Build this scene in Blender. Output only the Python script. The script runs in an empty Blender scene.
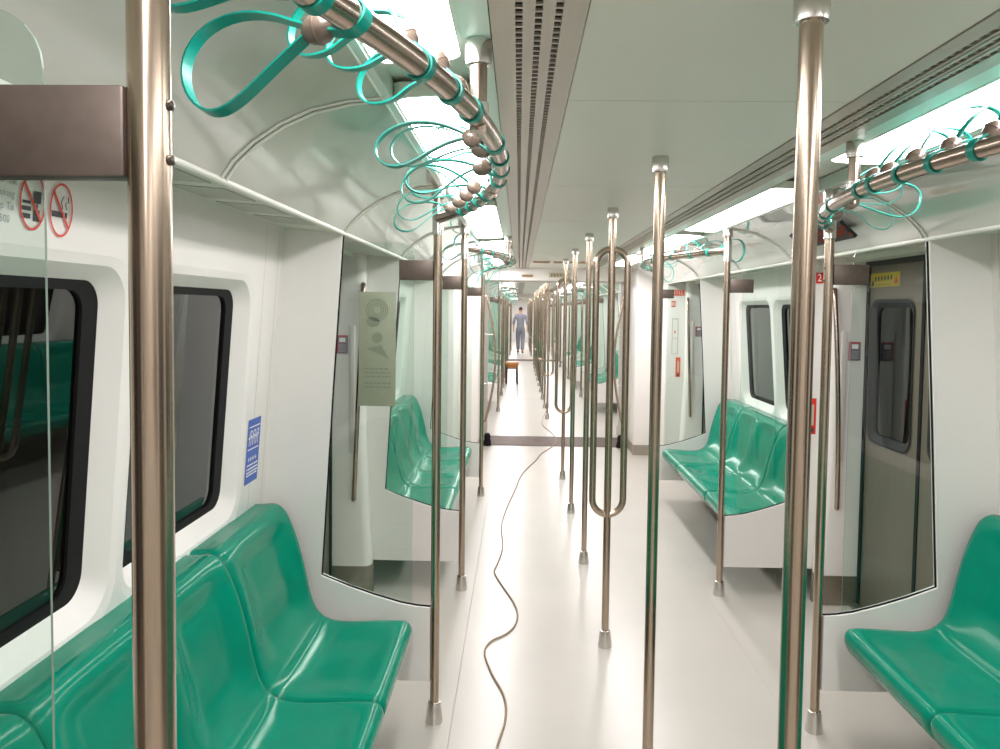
import bpy, bmesh, math, random
from mathutils import Vector, Matrix
random.seed(7)
PI = math.pi
COL = bpy.context.scene.collection
SC = bpy.context.scene

# ------------------------------------------------------------------ materials
def lin(c):
    return tuple(((v/255)/12.92 if v/255 <= .04045 else ((v/255+.055)/1.055)**2.4) for v in c)

def mat(name, rgb, rough=.5, metal=0., noise=0., scale=8., bump=0., bscale=60., coat=0., spec=.5, stretch=None):
    m = bpy.data.materials.new(name); m.use_nodes = True
    nt = m.node_tree; b = nt.nodes['Principled BSDF']
    c = lin(rgb)
    b.inputs['Base Color'].default_value = (*c, 1)
    b.inputs['Roughness'].default_value = rough
    b.inputs['Metallic'].default_value = metal
    b.inputs['Specular IOR Level'].default_value = spec
    if coat:
        b.inputs['Coat Weight'].default_value = coat
        b.inputs['Coat Roughness'].default_value = .06
    tc = nt.nodes.new('ShaderNodeTexCoord')
    src = tc.outputs['Object']
    if stretch:
        mp = nt.nodes.new('ShaderNodeMapping'); mp.inputs['Scale'].default_value = stretch
        nt.links.new(src, mp.inputs['Vector']); src = mp.outputs['Vector']
    if noise:
        n = nt.nodes.new('ShaderNodeTexNoise'); n.inputs['Scale'].default_value = scale
        n.inputs['Detail'].default_value = 4
        nt.links.new(src, n.inputs['Vector'])
        r = nt.nodes.new('ShaderNodeValToRGB')
        r.color_ramp.elements[0].position = .3; r.color_ramp.elements[1].position = .7
        r.color_ramp.elements[0].color = (*[v*(1-noise) for v in c], 1)
        r.color_ramp.elements[1].color = (*[min(1, v*(1+noise)) for v in c], 1)
        nt.links.new(n.outputs['Fac'], r.inputs['Fac'])
        nt.links.new(r.outputs['Color'], b.inputs['Base Color'])
    if bump:
        n2 = nt.nodes.new('ShaderNodeTexNoise'); n2.inputs['Scale'].default_value = bscale
        nt.links.new(src, n2.inputs['Vector'])
        bp = nt.nodes.new('ShaderNodeBump'); bp.inputs['Strength'].default_value = bump
        bp.inputs['Distance'].default_value = .002
        nt.links.new(n2.outputs['Fac'], bp.inputs['Height'])
        nt.links.new(bp.outputs['Normal'], b.inputs['Normal'])
    return m

def glass(name, tint, reflect=1., rough=.0):
    m = bpy.data.materials.new(name); m.use_nodes = True
    nt = m.node_tree; nt.nodes.clear()
    out = nt.nodes.new('ShaderNodeOutputMaterial')
    t = nt.nodes.new('ShaderNodeBsdfTransparent'); t.inputs['Color'].default_value = (*tint, 1)
    g = nt.nodes.new('ShaderNodeBsdfGlossy'); g.inputs['Roughness'].default_value = rough
    lw = nt.nodes.new('ShaderNodeLayerWeight'); lw.inputs['Blend'].default_value = .5
    pw = nt.nodes.new('ShaderNodeMath'); pw.operation = 'POWER'; pw.inputs[1].default_value = 5
    f = nt.nodes.new('ShaderNodeMath'); f.operation = 'MULTIPLY_ADD'; f.inputs[1].default_value = .96; f.inputs[2].default_value = .04
    nt.links.new(lw.outputs['Facing'], pw.inputs[0]); nt.links.new(pw.outputs[0], f.inputs[0])
    ml = nt.nodes.new('ShaderNodeMath'); ml.operation = 'MULTIPLY'; ml.inputs[1].default_value = reflect; ml.use_clamp = True
    mx = nt.nodes.new('ShaderNodeMixShader')
    nt.links.new(f.outputs[0], ml.inputs[0]); nt.links.new(ml.outputs[0], mx.inputs[0])
    nt.links.new(t.outputs[0], mx.inputs[1]); nt.links.new(g.outputs[0], mx.inputs[2])
    nt.links.new(mx.outputs[0], out.inputs['Surface'])
    return m

def emit(name, rgb, s):
    m = bpy.data.materials.new(name); m.use_nodes = True
    nt = m.node_tree; nt.nodes.clear()
    out = nt.nodes.new('ShaderNodeOutputMaterial')
    e = nt.nodes.new('ShaderNodeEmission'); e.inputs['Color'].default_value = (*lin(rgb), 1); e.inputs['Strength'].default_value = s
    nt.links.new(e.outputs[0], out.inputs['Surface'])
    return m

M = dict(
    wall=mat('wall_laminate', (228, 225, 220), .38, noise=.015, scale=5),
    panel=mat('white_panel', (231, 228, 223), .32, noise=.012, scale=4),
    ceil=mat('ceiling_panel_paint', (221, 221, 210), .42, noise=.012, scale=3),
    cove=mat('glossy_cove_panel', (184, 187, 177), .16, noise=.02, scale=3, spec=.5, coat=1.),
    trim=mat('pale_trim', (214, 216, 204), .35, noise=.02, scale=6),
    soffit=mat('soffit_paint', (200, 204, 190), .4, noise=.02, scale=6),
    recess=mat('soffit_grey_inset', (170, 173, 160), .5, noise=.03, scale=10),
    strip=mat('light_strip_trim', (206, 220, 210), .35, noise=.01, scale=4),
    grille=mat('grille_alloy', (176, 168, 156), .38, metal=.35, noise=.05, scale=20, stretch=(1, .1, 1)),
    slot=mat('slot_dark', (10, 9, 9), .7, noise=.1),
    floor=mat('floor_vinyl', (186, 182, 173), .28, noise=.035, scale=2.2, bump=.06, bscale=180),
    threshold=mat('ribbed_threshold', (104, 86, 74), .45, metal=.3, noise=.12, scale=40),
    plinth=mat('taupe_plinth', (150, 142, 128), .42, noise=.05, scale=12),
    kick=mat('steel_kick_plate', (150, 142, 128), .3, metal=.75, noise=.08, scale=16, stretch=(.3, .3, 4)),
    steel=mat('brushed_steel', (182, 166, 148), .23, metal=1., noise=.05, scale=40, stretch=(6, 6, .5)),
    railsteel=mat('rail_steel', (178, 160, 146), .25, metal=1., noise=.05, scale=40),
    bright=mat('satin_steel_fitting', (214, 210, 204), .26, metal=1., noise=.04, scale=30),
    plate=mat('clamp_plate_steel', (104, 93, 85), .42, metal=.6, noise=.08, scale=60),
    bolt=mat('bolt_steel', (110, 104, 98), .3, metal=1., noise=.05),
    seat=mat('green_moulded_plastic', (0, 131, 105), .17, noise=.05, scale=14, bump=.04, bscale=240, spec=.2),
    frame=mat('seat_frame_paint', (150, 148, 140), .45, noise=.05),
    gasket=mat('black_rubber', (13, 13, 14), .6, noise=.1, scale=20, spec=.2),
    door=mat('taupe_door_leaf', (114, 104, 92), .38, metal=.25, noise=.05, scale=18, stretch=(1, 1, .2)),
    doorseal=mat('door_window_seal', (34, 35, 36), .5, noise=.06),
    teal=mat('teal_rubber_band', (6, 140, 124), .35, noise=.06, scale=30),
    bead=mat('brown_bead_plastic', (112, 98, 86), .25, noise=.06, scale=40, coat=.3),
    pane=glass('partition_glass', (.80, .895, .85), 1.5),
    winglass=glass('tinted_window_glass', (.30, .28, .25), 1.9),
    paneedge=mat('glass_edge', (120, 136, 124), .2, noise=.03),
    dark=mat('tunnel_dark_paint', (58, 54, 48), .8, noise=.2, scale=1.2),
    platform=mat('platform_board', (150, 138, 126), .6, noise=.06, scale=3, stretch=(1, 4, .1)),
    diffuser=emit('fluorescent_diffuser', (255, 250, 252), 22.5), diffuser2=emit('fluorescent_diffuser_boosted', (255, 250, 252), 30.0),  # diffuser2: same panels, emission raised to brighten the far end
    red=mat('red_sticker', (216, 40, 24), .45, noise=.03),
    orange=mat('orange_sticker', (226, 84, 40), .45, noise=.03),
    white=mat('white_ink', (245, 243, 240), .5, noise=.01),
    black=mat('black_ink', (44, 46, 52), .5, noise=.05),
    ringred=mat('red_ink', (222, 74, 60), .5, noise=.03),
    grey=mat('grey_ink', (150, 156, 160), .5, noise=.03),
    blue=mat('blue_sticker', (62, 98, 188), .45, noise=.03),
    yellow=mat('yellow_sticker', (196, 172, 20), .5, noise=.03),
    notice=mat('green_grey_notice', (140, 147, 125), .55, noise=.03, scale=30),
    notice2=mat('dark_green_notice_ink', (118, 128, 108), .55, noise=.03, scale=30),
    sticker=mat('mauve_button_panel', (132, 116, 128), .45, noise=.05),
    screen=mat('led_screen', (26, 24, 23), .7, noise=.05),
    led=emit('orange_led', (220, 90, 30), .28),
    beige=mat('beige_sign', (196, 184, 158), .5, noise=.03),
    brown=mat('brown_vent', (186, 160, 124), .5, noise=.06),
    gang=mat('gangway_grey', (186, 182, 172), .45, noise=.04, scale=4),
    wood=mat('stool_wood', (178, 116, 62), .4, noise=.18, scale=14, stretch=(1, 8, 1)),
    stoolleg=mat('stool_leg_steel', (84, 66, 58), .4, metal=.4, noise=.08),
    cord=mat('tan_cable_sheath', (150, 130, 104), .5, noise=.06, scale=20),
    skin=mat('skin', (196, 150, 124), .5, noise=.04, scale=20),
    hair=mat('dark_hair', (36, 30, 30), .5, noise=.2, scale=60),
    shirt=mat('grey_blue_shirt', (132, 131, 142), .8, noise=.06, scale=14),
    trousers=mat('grey_blue_trousers', (128, 127, 139), .8, noise=.06, scale=14),
    shoe=mat('dark_shoe', (46, 42, 44), .4, noise=.1),
)

# ------------------------------------------------------------------ mesh helpers
class MB:
    def __init__(s): s.v = []; s.f = []
    def add(s, vs, fs):
        n = len(s.v); s.v += [tuple(p) for p in vs]; s.f += [tuple(n+i for i in f) for f in fs]; return s
    def box(s, x0, x1, y0, y1, z0, z1, bevel=0):
        if not bevel:
            s.add([(x0,y0,z0),(x1,y0,z0),(x1,y1,z0),(x0,y1,z0),(x0,y0,z1),(x1,y0,z1),(x1,y1,z1),(x0,y1,z1)],
                  [(0,3,2,1),(4,5,6,7),(0,1,5,4),(1,2,6,5),(2,3,7,6),(3,0,4,7)]); return s
        bm = bmesh.new(); bmesh.ops.create_cube(bm, size=1)
        for v in bm.verts: v.co = Vector((x0+(v.co.x+.5)*(x1-x0), y0+(v.co.y+.5)*(y1-y0), z0+(v.co.z+.5)*(z1-z0)))
        bmesh.ops.bevel(bm, geom=bm.edges[:], offset=bevel, segments=2, affect='EDGES', profile=.5)
        bm.verts.index_update()
        s.add([v.co[:] for v in bm.verts], [[v.index for v in f.verts] for f in bm.faces]); bm.free(); return s
    def tube(s, path, r, n=12, closed=False, caps=True):
        P = [Vector(p) for p in path]; N = len(P); rings = []
        rr = r if isinstance(r, (list, tuple)) else [r]*N
        up = None
        for i in range(N):
            a = P[i-1] if (i > 0 or closed) else P[i]; b = P[(i+1) % N] if (i < N-1 or closed) else P[i]
            t = (b-a).normalized()
            if up is None:
                up = t.cross(Vector((0,0,1)))
                if up.length < .1: up = t.cross(Vector((0,1,0)))
                up.normalize()
            else:
                up = (up - t*up.dot(t)).normalized()
            w = t.cross(up)
            rings.append([P[i] + (up*math.cos(2*PI*k/n) + w*math.sin(2*PI*k/n))*rr[i] for k in range(n)])
        vs = [p for ring in rings for p in ring]; fs = []
        for i in range(N if closed else N-1):
            j = (i+1) % N
            for k in range(n):
                fs.append((i*n+k, i*n+(k+1) % n, j*n+(k+1) % n, j*n+k))
        if caps and not closed:
            fs.append(tuple(reversed(range(n)))); fs.append(tuple((N-1)*n+k for k in range(n)))
        return s.add(vs, fs)
    def lathe(s, prof, c=(0,0,0), n=20, axis='z'):
        vs = []; fs = []
        for (r, h) in prof:
            for k in range(n):
                a = 2*PI*k/n; x, y = r*math.cos(a), r*math.sin(a)
                p = (x, y, h) if axis == 'z' else ((h, x, y) if axis == 'x' else (y, h, x))
                vs.append((c[0]+p[0], c[1]+p[1], c[2]+p[2]))
        for i in range(len(prof)-1):
            for k in range(n): fs.append((i*n+k, i*n+(k+1) % n, (i+1)*n+(k+1) % n, (i+1)*n+k))
        fs.append(tuple(reversed(range(n)))); fs.append(tuple((len(prof)-1)*n+k for k in range(n)))
        return s.add(vs, fs)
    def prism(s, poly, f0, f1):
        """poly: 2D points; f0/f1 map (a,b)->3D for the two faces"""
        n = len(poly)
        vs = [f0(*p) for p in poly] + [f1(*p) for p in poly]
        fs = [tuple(range(n)), tuple(reversed(range(n, 2*n)))] + [(i, n+i, n+(i+1) % n, (i+1) % n) for i in range(n)]
        return s.add(vs, fs)
    def strip(s, A, B):
        """faces between two equally long closed loops of 3D points"""
        n = len(A)
        return s.add(list(A)+list(B), [(i, (i+1) % n, n+(i+1) % n, n+i) for i in range(n)])
    def holed(s, outer, holes, f):
        bm = bmesh.new(); es = []
        for loop in [outer]+holes:
            vv = [bm.verts.new((p[0], p[1], 0)) for p in loop]
            es += [bm.edges.new((vv[i], vv[(i+1) % len(vv)])) for i in range(len(vv))]
        bmesh.ops.triangle_fill(bm, use_beauty=True, use_dissolve=False, edges=es)
        bm.verts.index_update()
        s.add([f(v.co.x, v.co.y) for v in bm.verts], [[v.index for v in fc.verts] for fc in bm.faces]); bm.free(); return s
    def build(s, name, m, parent=None, off=(0,0,0), smooth=40, tag=None):
        me = bpy.data.meshes.new(name)
        me.from_pydata([(p[0]-off[0], p[1]-off[1], p[2]-off[2]) for p in s.v], [], s.f)
        bm = bmesh.new(); bm.from_mesh(me)
        bmesh.ops.recalc_face_normals(bm, faces=bm.faces[:])
        bm.to_mesh(me); bm.free()
        me.materials.append(m)
        if smooth:
            for p in me.polygons: p.use_smooth = True
            me.set_sharp_from_angle(angle=math.radians(smooth))
        o = bpy.data.objects.new(name, me); COL.objects.link(o)
        if parent: o.parent = parent
        return o

def rrect(y0, y1, z0, z1, r, n=7):
    pts = []
    for cy, cz, a0 in ((y1-r, z1-r, 0), (y0+r, z1-r, 90), (y0+r, z0+r, 180), (y1-r, z0+r, 270)):
        for k in range(n+1):
            a = math.radians(a0+90*k/n); pts.append((cy+r*math.cos(a), cz+r*math.sin(a)))
    return pts

def tag(o, label=None, cat=None, group=None, kind=None):
    if label: o['label'] = label
    if cat: o['category'] = cat
    if group: o['group'] = group
    if kind: o['kind'] = kind
    return o

def empty(name, loc=(0,0,0), rz=0):
    o = bpy.data.objects.new(name, None); COL.objects.link(o)
    o.location = loc; o.rotation_euler = (0,0,rz); o.empty_display_size = .1
    return o

def dup(root, loc=None, rot=None, label=None, group=None):
    r = root.copy(); COL.objects.link(r)
    if loc is not None: r.location = loc
    if rot is not None: r.rotation_euler = rot if isinstance(rot, tuple) else (0,0,rot)
    if label: r['label'] = label
    if group: r['group'] = group
    for ch in list(root.children):
        c = ch.copy(); COL.objects.link(c); c.parent = r
        for g in list(ch.children):
            d = g.copy(); COL.objects.link(d); d.parent = c
    return r

def text_part(name, body, size, m, fn, parent=None, off=(0,0,0), bold=0., squash=1., center=True):
    """flat lettering: built in 2D, laid on a surface by fn(a, b)"""
    cu = bpy.data.curves.new(name, 'FONT'); cu.body = body; cu.size = size; cu.offset = bold
    cu.resolution_u = 2
    cu.align_x = 'CENTER' if center else 'RIGHT'; cu.align_y = 'CENTER'
    t = bpy.data.objects.new(name, cu); COL.objects.link(t)
    dg = bpy.context.evaluated_depsgraph_get(); dg.update()
    me = bpy.data.meshes.new_from_object(t.evaluated_get(dg))
    vs = [fn(v.co.x*squash, v.co.y) for v in me.vertices]; fs = [tuple(p.vertices) for p in me.polygons]
    bpy.data.objects.remove(t); bpy.data.curves.remove(cu); bpy.data.meshes.remove(me)
    mb = MB().add(vs, fs)
    return mb.build(name, m, parent, off, smooth=0)

def struct(o, label=None):
    o['kind'] = 'structure'
    if label: o['label'] = label
    return o

# ------------------------------------------------------------------ layout
CEIL = 2.073
D = 1.2026; P = 3*D
PX = .729                         # side poles
HALF = .703                       # half a doorway, pole to pole
def wallx(z): return 1.307 + (1.906-z)*.0752
CARS = [dict(y0=-2.9, y1=8.97, doors=[0, P, 2*P], k=0),
        dict(y0=9.60, y1=23.75, doors=[11.2+i*P for i in range(4)], k=1),
        dict(y0=24.40, y1=38.6, doors=[26.05+i*P for i in range(4)], k=2)]
WHERE = ['in the near carriage', 'in the next carriage', 'in the farthest carriage']
SIDE = {-1: 'left', 1: 'right'}

# ------------------------------------------------------------------ shell
COVE = [(.722, 2.058), (.80, 2.050), (.88, 2.032), (.95, 2.000), (1.01, 1.960), (1.055, 1.918), (1.083, 1.877)]
wn = 0
for car in CARS:
    y0, y1 = car['y0'], car['y1']; k = car['k']
    # floor with two long seams
    fl = MB()
    for a, b in ((-1.5, -.6615), (-.66, .66), (.6605, 1.5)): fl.box(a, b, y0, y1, -.04, 0)
    fl.box(-1.5, 1.5, y0, y1, -.06, -.042)
    struct(fl.build('floor', M['floor'], smooth=0))
    # ceiling: flat panels with joints
    ce = MB(); y = y0
    seams = sorted([1.772 + D*i for i in range(-5, 40) if y0+.1 < 1.772+D*i < y1-.1])
    for a, b in zip([y0]+seams, seams+[y1]): ce.box(-.316, .316, a+.002, b-.002, CEIL, CEIL+.02)
    ce.box(-1.5, 1.5, y0, y1, CEIL+.035, CEIL+.06)
    struct(ce.build('ceiling', M['ceil'], smooth=0))
    bands = MB()
    for s in (-1, 1):
        bands.box(*sorted((s*.476, s*.528)), y0, y1, CEIL-.001, CEIL+.03)
        bands.box(*sorted((s*.706, s*.724)), y0, y1, CEIL-.016, CEIL+.03)
    struct(bands.build('trim_%d' % (k+1), M['strip'], smooth=0))
    for s in (-1, 1):
        # cove
        cv = MB(); A = [(s*x, y0, z) for x, z in COVE]; B = [(s*x, y1, z) for x, z in COVE]
        A2 = [(s*(x+.008), y0, z+.012) for x, z in COVE]; B2 = [(s*(x+.008), y1, z+.012) for x, z in COVE]
        n = len(COVE)
        cv.add(A+B, [(i, i+1, n+i+1, n+i) for i in range(n-1)])
        cv.add(A2+B2, [(i, i+1, n+i+1, n+i) for i in range(n-1)])
        struct(cv.build('ceiling_cove', M['cove'], smooth=60))
        # arched joints and long lip
        tr = MB()
        ys = sorted({round(v, 3) for d in car['doors'] for v in (d-HALF, d+HALF, d+P/2-.10)} )
        for yy in ys:
            if y0+.1 < yy < y1-.1:
                for dy in (-.014, .014):
                    tr.tube([(s*(x-.002), yy+dy, z-.002) for x, z in COVE], .004, 6)
        tr.tube([(s*1.085, y0, 1.876), (s*1.085, y1, 1.876)], .009, 8)
        tr.tube([(s*.726, y0, 2.057), (s*.726, y1, 2.057)], .003, 6)
        struct(tr.build('trim_%d' % (10+k*2+(s > 0)), M['trim'], smooth=60))
        # soffit between lip and wall
        so = MB()
        so.prism([(1.083, 1.877), (1.34, 1.896), (1.52, 1.896), (1.52, 1.93), (1.083, 1.90)],
                 lambda a, b: (s*a, y0, b), lambda a, b: (s*a, y1, b))
        struct(so.build('trim_%d' % (20+k*2+(s > 0)), M['soffit'], smooth=0))
        # wall, bench bays only, with window openings
        segs = []
        prev = y0
        for d in car['doors']:
            segs.append((prev, d-HALF+.02)); prev = d+HALF-.02
        segs.append((prev, y1))
        wl = MB()
        for a, b in segs:
            if b-a < .05: continue
            holes = []
            if 2.0 < b-a < 2.6:
                c = (a+b)/2
                for wc in (c-.415, c+.415):
                    holes.append((wc-.405, wc+.405))
            elif k == 0 and a < -1:
                pass
            def f(yy, zz, s=s): return (s*wallx(zz), yy, zz)
            H = [rrect(h0, h1, .855, 1.705, .10) for h0, h1 in holes]
            wl.holed([(a, 0), (b, 0), (b, 1.91), (a, 1.91)], H, f)
            if not holes:
                wl.holed([(a, 0), (b, 0), (b, 1.91), (a, 1.91)], [], lambda yy, zz, s=s: (s*(wallx(zz)+.05), yy, zz))
            for e in (a, b):
                wl.add([(s*wallx(0), e, 0), (s*1.52, e, 0), (s*1.52, e, 1.91), (s*wallx(1.91), e, 1.91)], [(0,1,2,3)])
            for (h0, h1), outer in zip(holes, H):
                if k < 2:
                    wn += 1
                    def g(dep): return lambda yy, zz, s=s, dep=dep: (s*(wallx(zz)+dep), yy, zz)
                    A3 = [g(0)(*p) for p in outer]
                    mid = rrect(h0+.022, h1-.022, .877, 1.683, .09); B3 = [g(.006)(*p) for p in mid]
                    inn = rrect(h0+.060, h1-.060, .922, 1.652, .06); C3 = [g(.050)(*p) for p in inn]
                    wf = MB().strip(A3, B3).strip(B3, C3)
                    w = struct(wf.build('window_%d' % wn, M['panel'], smooth=80))
                    in2 = rrect(h0+.118, h1-.118, .945, 1.630, .05)
                    D3 = [g(.052)(*p) for p in in2]; E3 = [g(.062)(*p) for p in in2]
                    MB().strip(C3, D3).strip(D3, E3).build('window_seal', M['gasket'], w, smooth=60)
                    gl = MB(); gl.holed(in2, [], g(.060)); gl.build('window_pane', M['winglass'], w, smooth=0)
        wname = 'wall_'+SIDE[s]
        struct(wl.build(wname, M['wall'], smooth=30))
        # thin joints in the wall covering
        jl = MB()
        for d in car['doors']:
            for e in (d-HALF-.06, d+HALF+.06, d-HALF-.2, d+HALF+.2):
                if y0 < e < y1:
                    jl.add([(s*(wallx(z)-.0008), e+dy, z) for dy in (-.0012, .0012) for z in (.02, 1.9)], [(0, 1, 3, 2)])
        struct(jl.build('trim_%d' % (30+k*2+(s > 0)), M['recess'], smooth=0))
        # soffit insets above the benches
        ins = MB()
        for d in car['doors']:
            for q in range(6):
                yc = d+HALF+.35+q*.30
                if y0 < yc-.1 and yc+.1 < y1 and (q < 6) and not any(abs(yc-dd) < .75 for dd in car['doors']):
                    ins.prism([(1.13, 1.881), (1.27, 1.8915), (1.27, 1.8885), (1.13, 1.8785)],
                              lambda a, b: (s*a, yc-.11, b), lambda a, b: (s*a, yc+.11, b))
        if ins.v: struct(ins.build('trim_%d' % (40+k*2+(s > 0)), M['recess'], smooth=0))

# rear wall behind the camera
struct(MB().box(-1.5, 1.5, -2.96, -2.9, 0, 2.1).build('wall_rear', M['wall'], smooth=0))
# gangways: threshold plate, end cabinets, header, inner side walls
def gangway(ya, yb, k):
    th = MB().box(-.86, .86, ya-.02, yb+.02, -.05, .004)
    nrib = 26
    for i in range(nrib):
        yy = ya+(yb-ya)*(i+.5)/nrib; th.box(-.84, .84, yy-.006, yy+.006, .004, .009)
    struct(th.build('trim_%d' % (50+k), M['threshold'], smooth=0))
    for e, (ea, eb) in enumerate(((ya-.47, ya), (yb, yb+.31))):
        for s in (-1, 1):
            pl = MB()
            x0, x1 = sorted((s*.862, s*1.5)); pl.box(x0, x1, ea, eb, .11, 2.1, .006)
            nm = 'wall_%s_end' % SIDE[s]
            w = struct(pl.build(nm, M['panel'], smooth=40))
            x0, x1 = sorted((s*.857, s*1.5))
            MB().box(x0, x1, ea-.006, eb+.006, 0, .112).build('plinth', M['plinth'], w, smooth=0)
        ha, hb = (ya-.02, ya+.06) if e == 0 else (yb-.06, yb+.02)
        hd = MB().box(-.87, .87, ha, hb, 1.93, 2.10, .008)
        struct(hd.build('wall_header', M['panel'], smooth=40))
    rf = MB().box(-.86, .86, ya+.06, yb-.06, 1.94, 2.0)
    struct(rf.build('ceiling_gangway', M['gang'], smooth=0))
    for s in (-1, 1):
        pr = [(.83, 0), (.815, .25), (.80, .5), (.79, .75), (.80, 1)]
        w = MB(); n = 13
        A = []; 
        for i in range(n):
            t = i/(n-1); yy = ya+.04+(yb-ya-.08)*t; x = .845-.055*math.sin(PI*t)
            A.append((x, yy))
        w.prism(A+[(.88, yb-.04), (.88, ya+.04)], lambda a, b: (s*a, b, .005), lambda a, b: (s*a, b, 1.95))
        struct(w.build('wall_%s_gangway' % SIDE[s], M['gang'], smooth=50))
for (ea, eb) in ((7.905, 8.50), (9.91, 10.515), (22.705, 23.28), (24.71, 25.365)):
    for s in (-1, 1):
        x0, x1 = sorted((s*1.09, s*1.5))
        struct(MB().box(x0, x1, ea, eb, 0, 1.885, .006).build('wall_%s_end' % SIDE[s], M['panel'], smooth=40))
gangway(8.97, 9.60, 0); gangway(23.75, 24.40, 1)
# far end of the train
struct(MB().box(-1.5, 1.5, 38.6, 38.7, 0, 2.1).build('wall_far_end', M['panel'], smooth=0))
# outside: dark tunnel and a platform board that shows through the second window
for s in (-1, 1):
    x0, x1 = sorted((s*2.5, s*2.6))
    struct(MB().box(x0, x1, -4, 40, -.5, 3.2).build('wall_outside_'+SIDE[s], M['dark'], smooth=0))

# ------------------------------------------------------------------ doors
dn = 0
def make_door():
    r = empty('door_1', (1.45, 0, 0)); off = (1.45, 0, 0)
    for sg in (-1, 1):
        lf = MB()
        o = [(sg*.012, .02), (sg*.60, .02), (sg*.60, 1.85), (sg*.012, 1.85)]
        y0, y1 = sorted((sg*.085, sg*.525))
        hole = rrect(y0, y1, .93, 1.665, .07)
        lf.holed(o, [hole], lambda a, b: (1.45, a, b)); lf.holed(o, [hole], lambda a, b: (1.485, a, b))
        lf.strip([(1.45, *p) for p in hole], [(1.485, *p) for p in hole])
        lf.strip([(1.45, *p) for p in o], [(1.485, *p) for p in o])
        leaf = lf.build('door_leaf', M['door'], r, off, smooth=30)
        i2 = rrect(y0+.035, y1-.035, .965, 1.63, .05)
        MB().strip([(1.444, *p) for p in rrect(y0-.008, y1+.008, .922, 1.673, .075)], [(1.444, *p) for p in hole]) \
            .strip([(1.444, *p) for p in hole], [(1.462, *p) for p in i2]).strip([(1.462, *p) for p in i2], [(1.48, *p) for p in i2]) \
            .build('window_seal', M['doorseal'], leaf, off, smooth=50)
        MB().holed(i2, [], lambda a, b: (1.472, a, b)).build('door_pane', M['winglass'], leaf, off, smooth=0)
        y0, y1 = sorted((sg*.0, sg*.014)); 
        MB().box(1.446, 1.488, y0, y1, .02, 1.862).box(1.440, 1.488, *sorted((sg*.552, sg*.60)), .02, 1.862).build('edge_rubber', M['gasket'], leaf, off, smooth=0)
    jb = MB()
    for sg in (-1, 1):
        jb.box(1.335, 1.50, *sorted((sg*.602, sg*.70)), 0, 1.91)
    jb.box(1.33, 1.50, -.61, .61, 1.872, 1.925)
    jb.build('door_frame', M['trim'], r, off, smooth=0)
    MB().box(1.432, 1.50, -.61, .61, 1.846, 1.872).build('header_seal', M['gasket'], r, off, smooth=0)
    MB().box(1.40, 1.50, -.61, .61, -.01, .018).build('sill_plate', M['kick'], r, off, smooth=0)
    return r
door0 = make_door()
for car in CARS:
    for d in car['doors']:
        if car['k'] == 2 and d > 31: continue
        for s in (1, -1):
            dn += 1
            o = door0 if dn == 1 else dup(door0)
            o.name = 'door_%d' % dn; o['kind'] = 'structure'
            o.location = (s*1.45, d, 0); o.rotation_euler = (0, 0, 0 if s > 0 else PI)

# door pillars with curved grab handles
def make_pillar():
    r = empty('door_pillar', (1.34, 0, 0)); off = (1.34, 0, 0)
    def inner(z): return 1.222+.040*min(1, max(0, (z-.1)/.8))
    def sect(g, z):
        pts = []
        x0, x1, y0, y1, rd = inner(z)-g, 1.452, .578-g, .684, .045
        for cx, cy, a0 in ((x0+rd, y0+rd, 180), (x1-.01, y0+.01, 270), (x1-.01, y1-.01, 0), (x0+rd, y1-rd, 90)):
            q = rd if cx < 1.36 else .01
            for k in range(6):
                a = math.radians(a0+90*k/5); pts.append((cx+q*math.cos(a), cy+q*math.sin(a)))
        return pts
    c = MB(); zs = [.0, .1, .3, .5, .7, .9, 1.4, 1.893]
    rings = [[(x, y, z) for x, y in sect(0, z)] for z in zs]
    n = len(rings[0])
    for a, b in zip(rings, rings[1:]): c.strip(a, b)
    c.add(rings[-1], [tuple(range(n))])
    c.build('column', M['panel'], r, off, smooth=50)
    a = [(x, y, .004) for x, y in sect(.004, 0)]; b = [(x, y, .165) for x, y in sect(.004, .16)]
    MB().strip(a, b).add(b, [tuple(range(len(b)))]).build('kick_plate', M['kick'], r, off, smooth=50)
    h = []
    for i in range(21):
        t = i/20; z = .54+1.18*t; bow = math.sin(PI*t)**.8
        h.append((1.318-.05*t-.008*bow, .578-.006-.05*bow, z))
    h = [(h[0][0]+.004, .585, .535)]+h+[(h[-1][0]+.006, .585, 1.725)]
    MB().tube(h, .0125, 10).build('grab_handle', M['railsteel'], r, off, smooth=60)
    rec = MB().box(1.315, 1.345, .571, .582, .80, 1.50, .005)
    rec.build('moulded_guard', M['wall'], r, off, smooth=40)
    return r
pil0 = make_pillar(); first = True
pilm = None
def mirror_y(root):
    """the same thing mirrored across its own x axis, with mesh data of its own"""
    r = root.copy(); COL.objects.link(r)
    def mir(ob, par):
        c = ob.copy(); c.data = ob.data.copy()
        for v in c.data.vertices: v.co.y = -v.co.y
        c.data.flip_normals(); COL.objects.link(c); c.parent = par
        for g in ob.children: mir(g, c)
    for ch in root.children: mir(ch, r)
    return r
pilm = mirror_y(pil0)
used = {1: False, -1: False}
for car in CARS:
    for di, d in enumerate(car['doors']):
        if car['k'] == 2 and di > 1: continue
        for s in (1, -1):
            for e in (1, -1):           # far side / near side of the doorway
                src = pil0 if e*s > 0 else pilm
                if not used[e*s]: o = src; used[e*s] = True
                else: o = dup(src)
                o.location = (s*1.34, d, 0); o.rotation_euler = (0, 0, 0 if s > 0 else PI)
                dw = ['beside the camera', 'of the first doorway ahead', 'of the second doorway ahead'][di] if car['k'] == 0 else \
                     'of doorway %s %s' % (['nearest us', 'second along', 'third along', 'farthest along'][di], WHERE[car['k']])
                tag(o, 'white %s door pillar with curved grab handle on the %s side %s' % (SIDE[s], 'far' if e > 0 else 'near', dw), 'door pillar')

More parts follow.
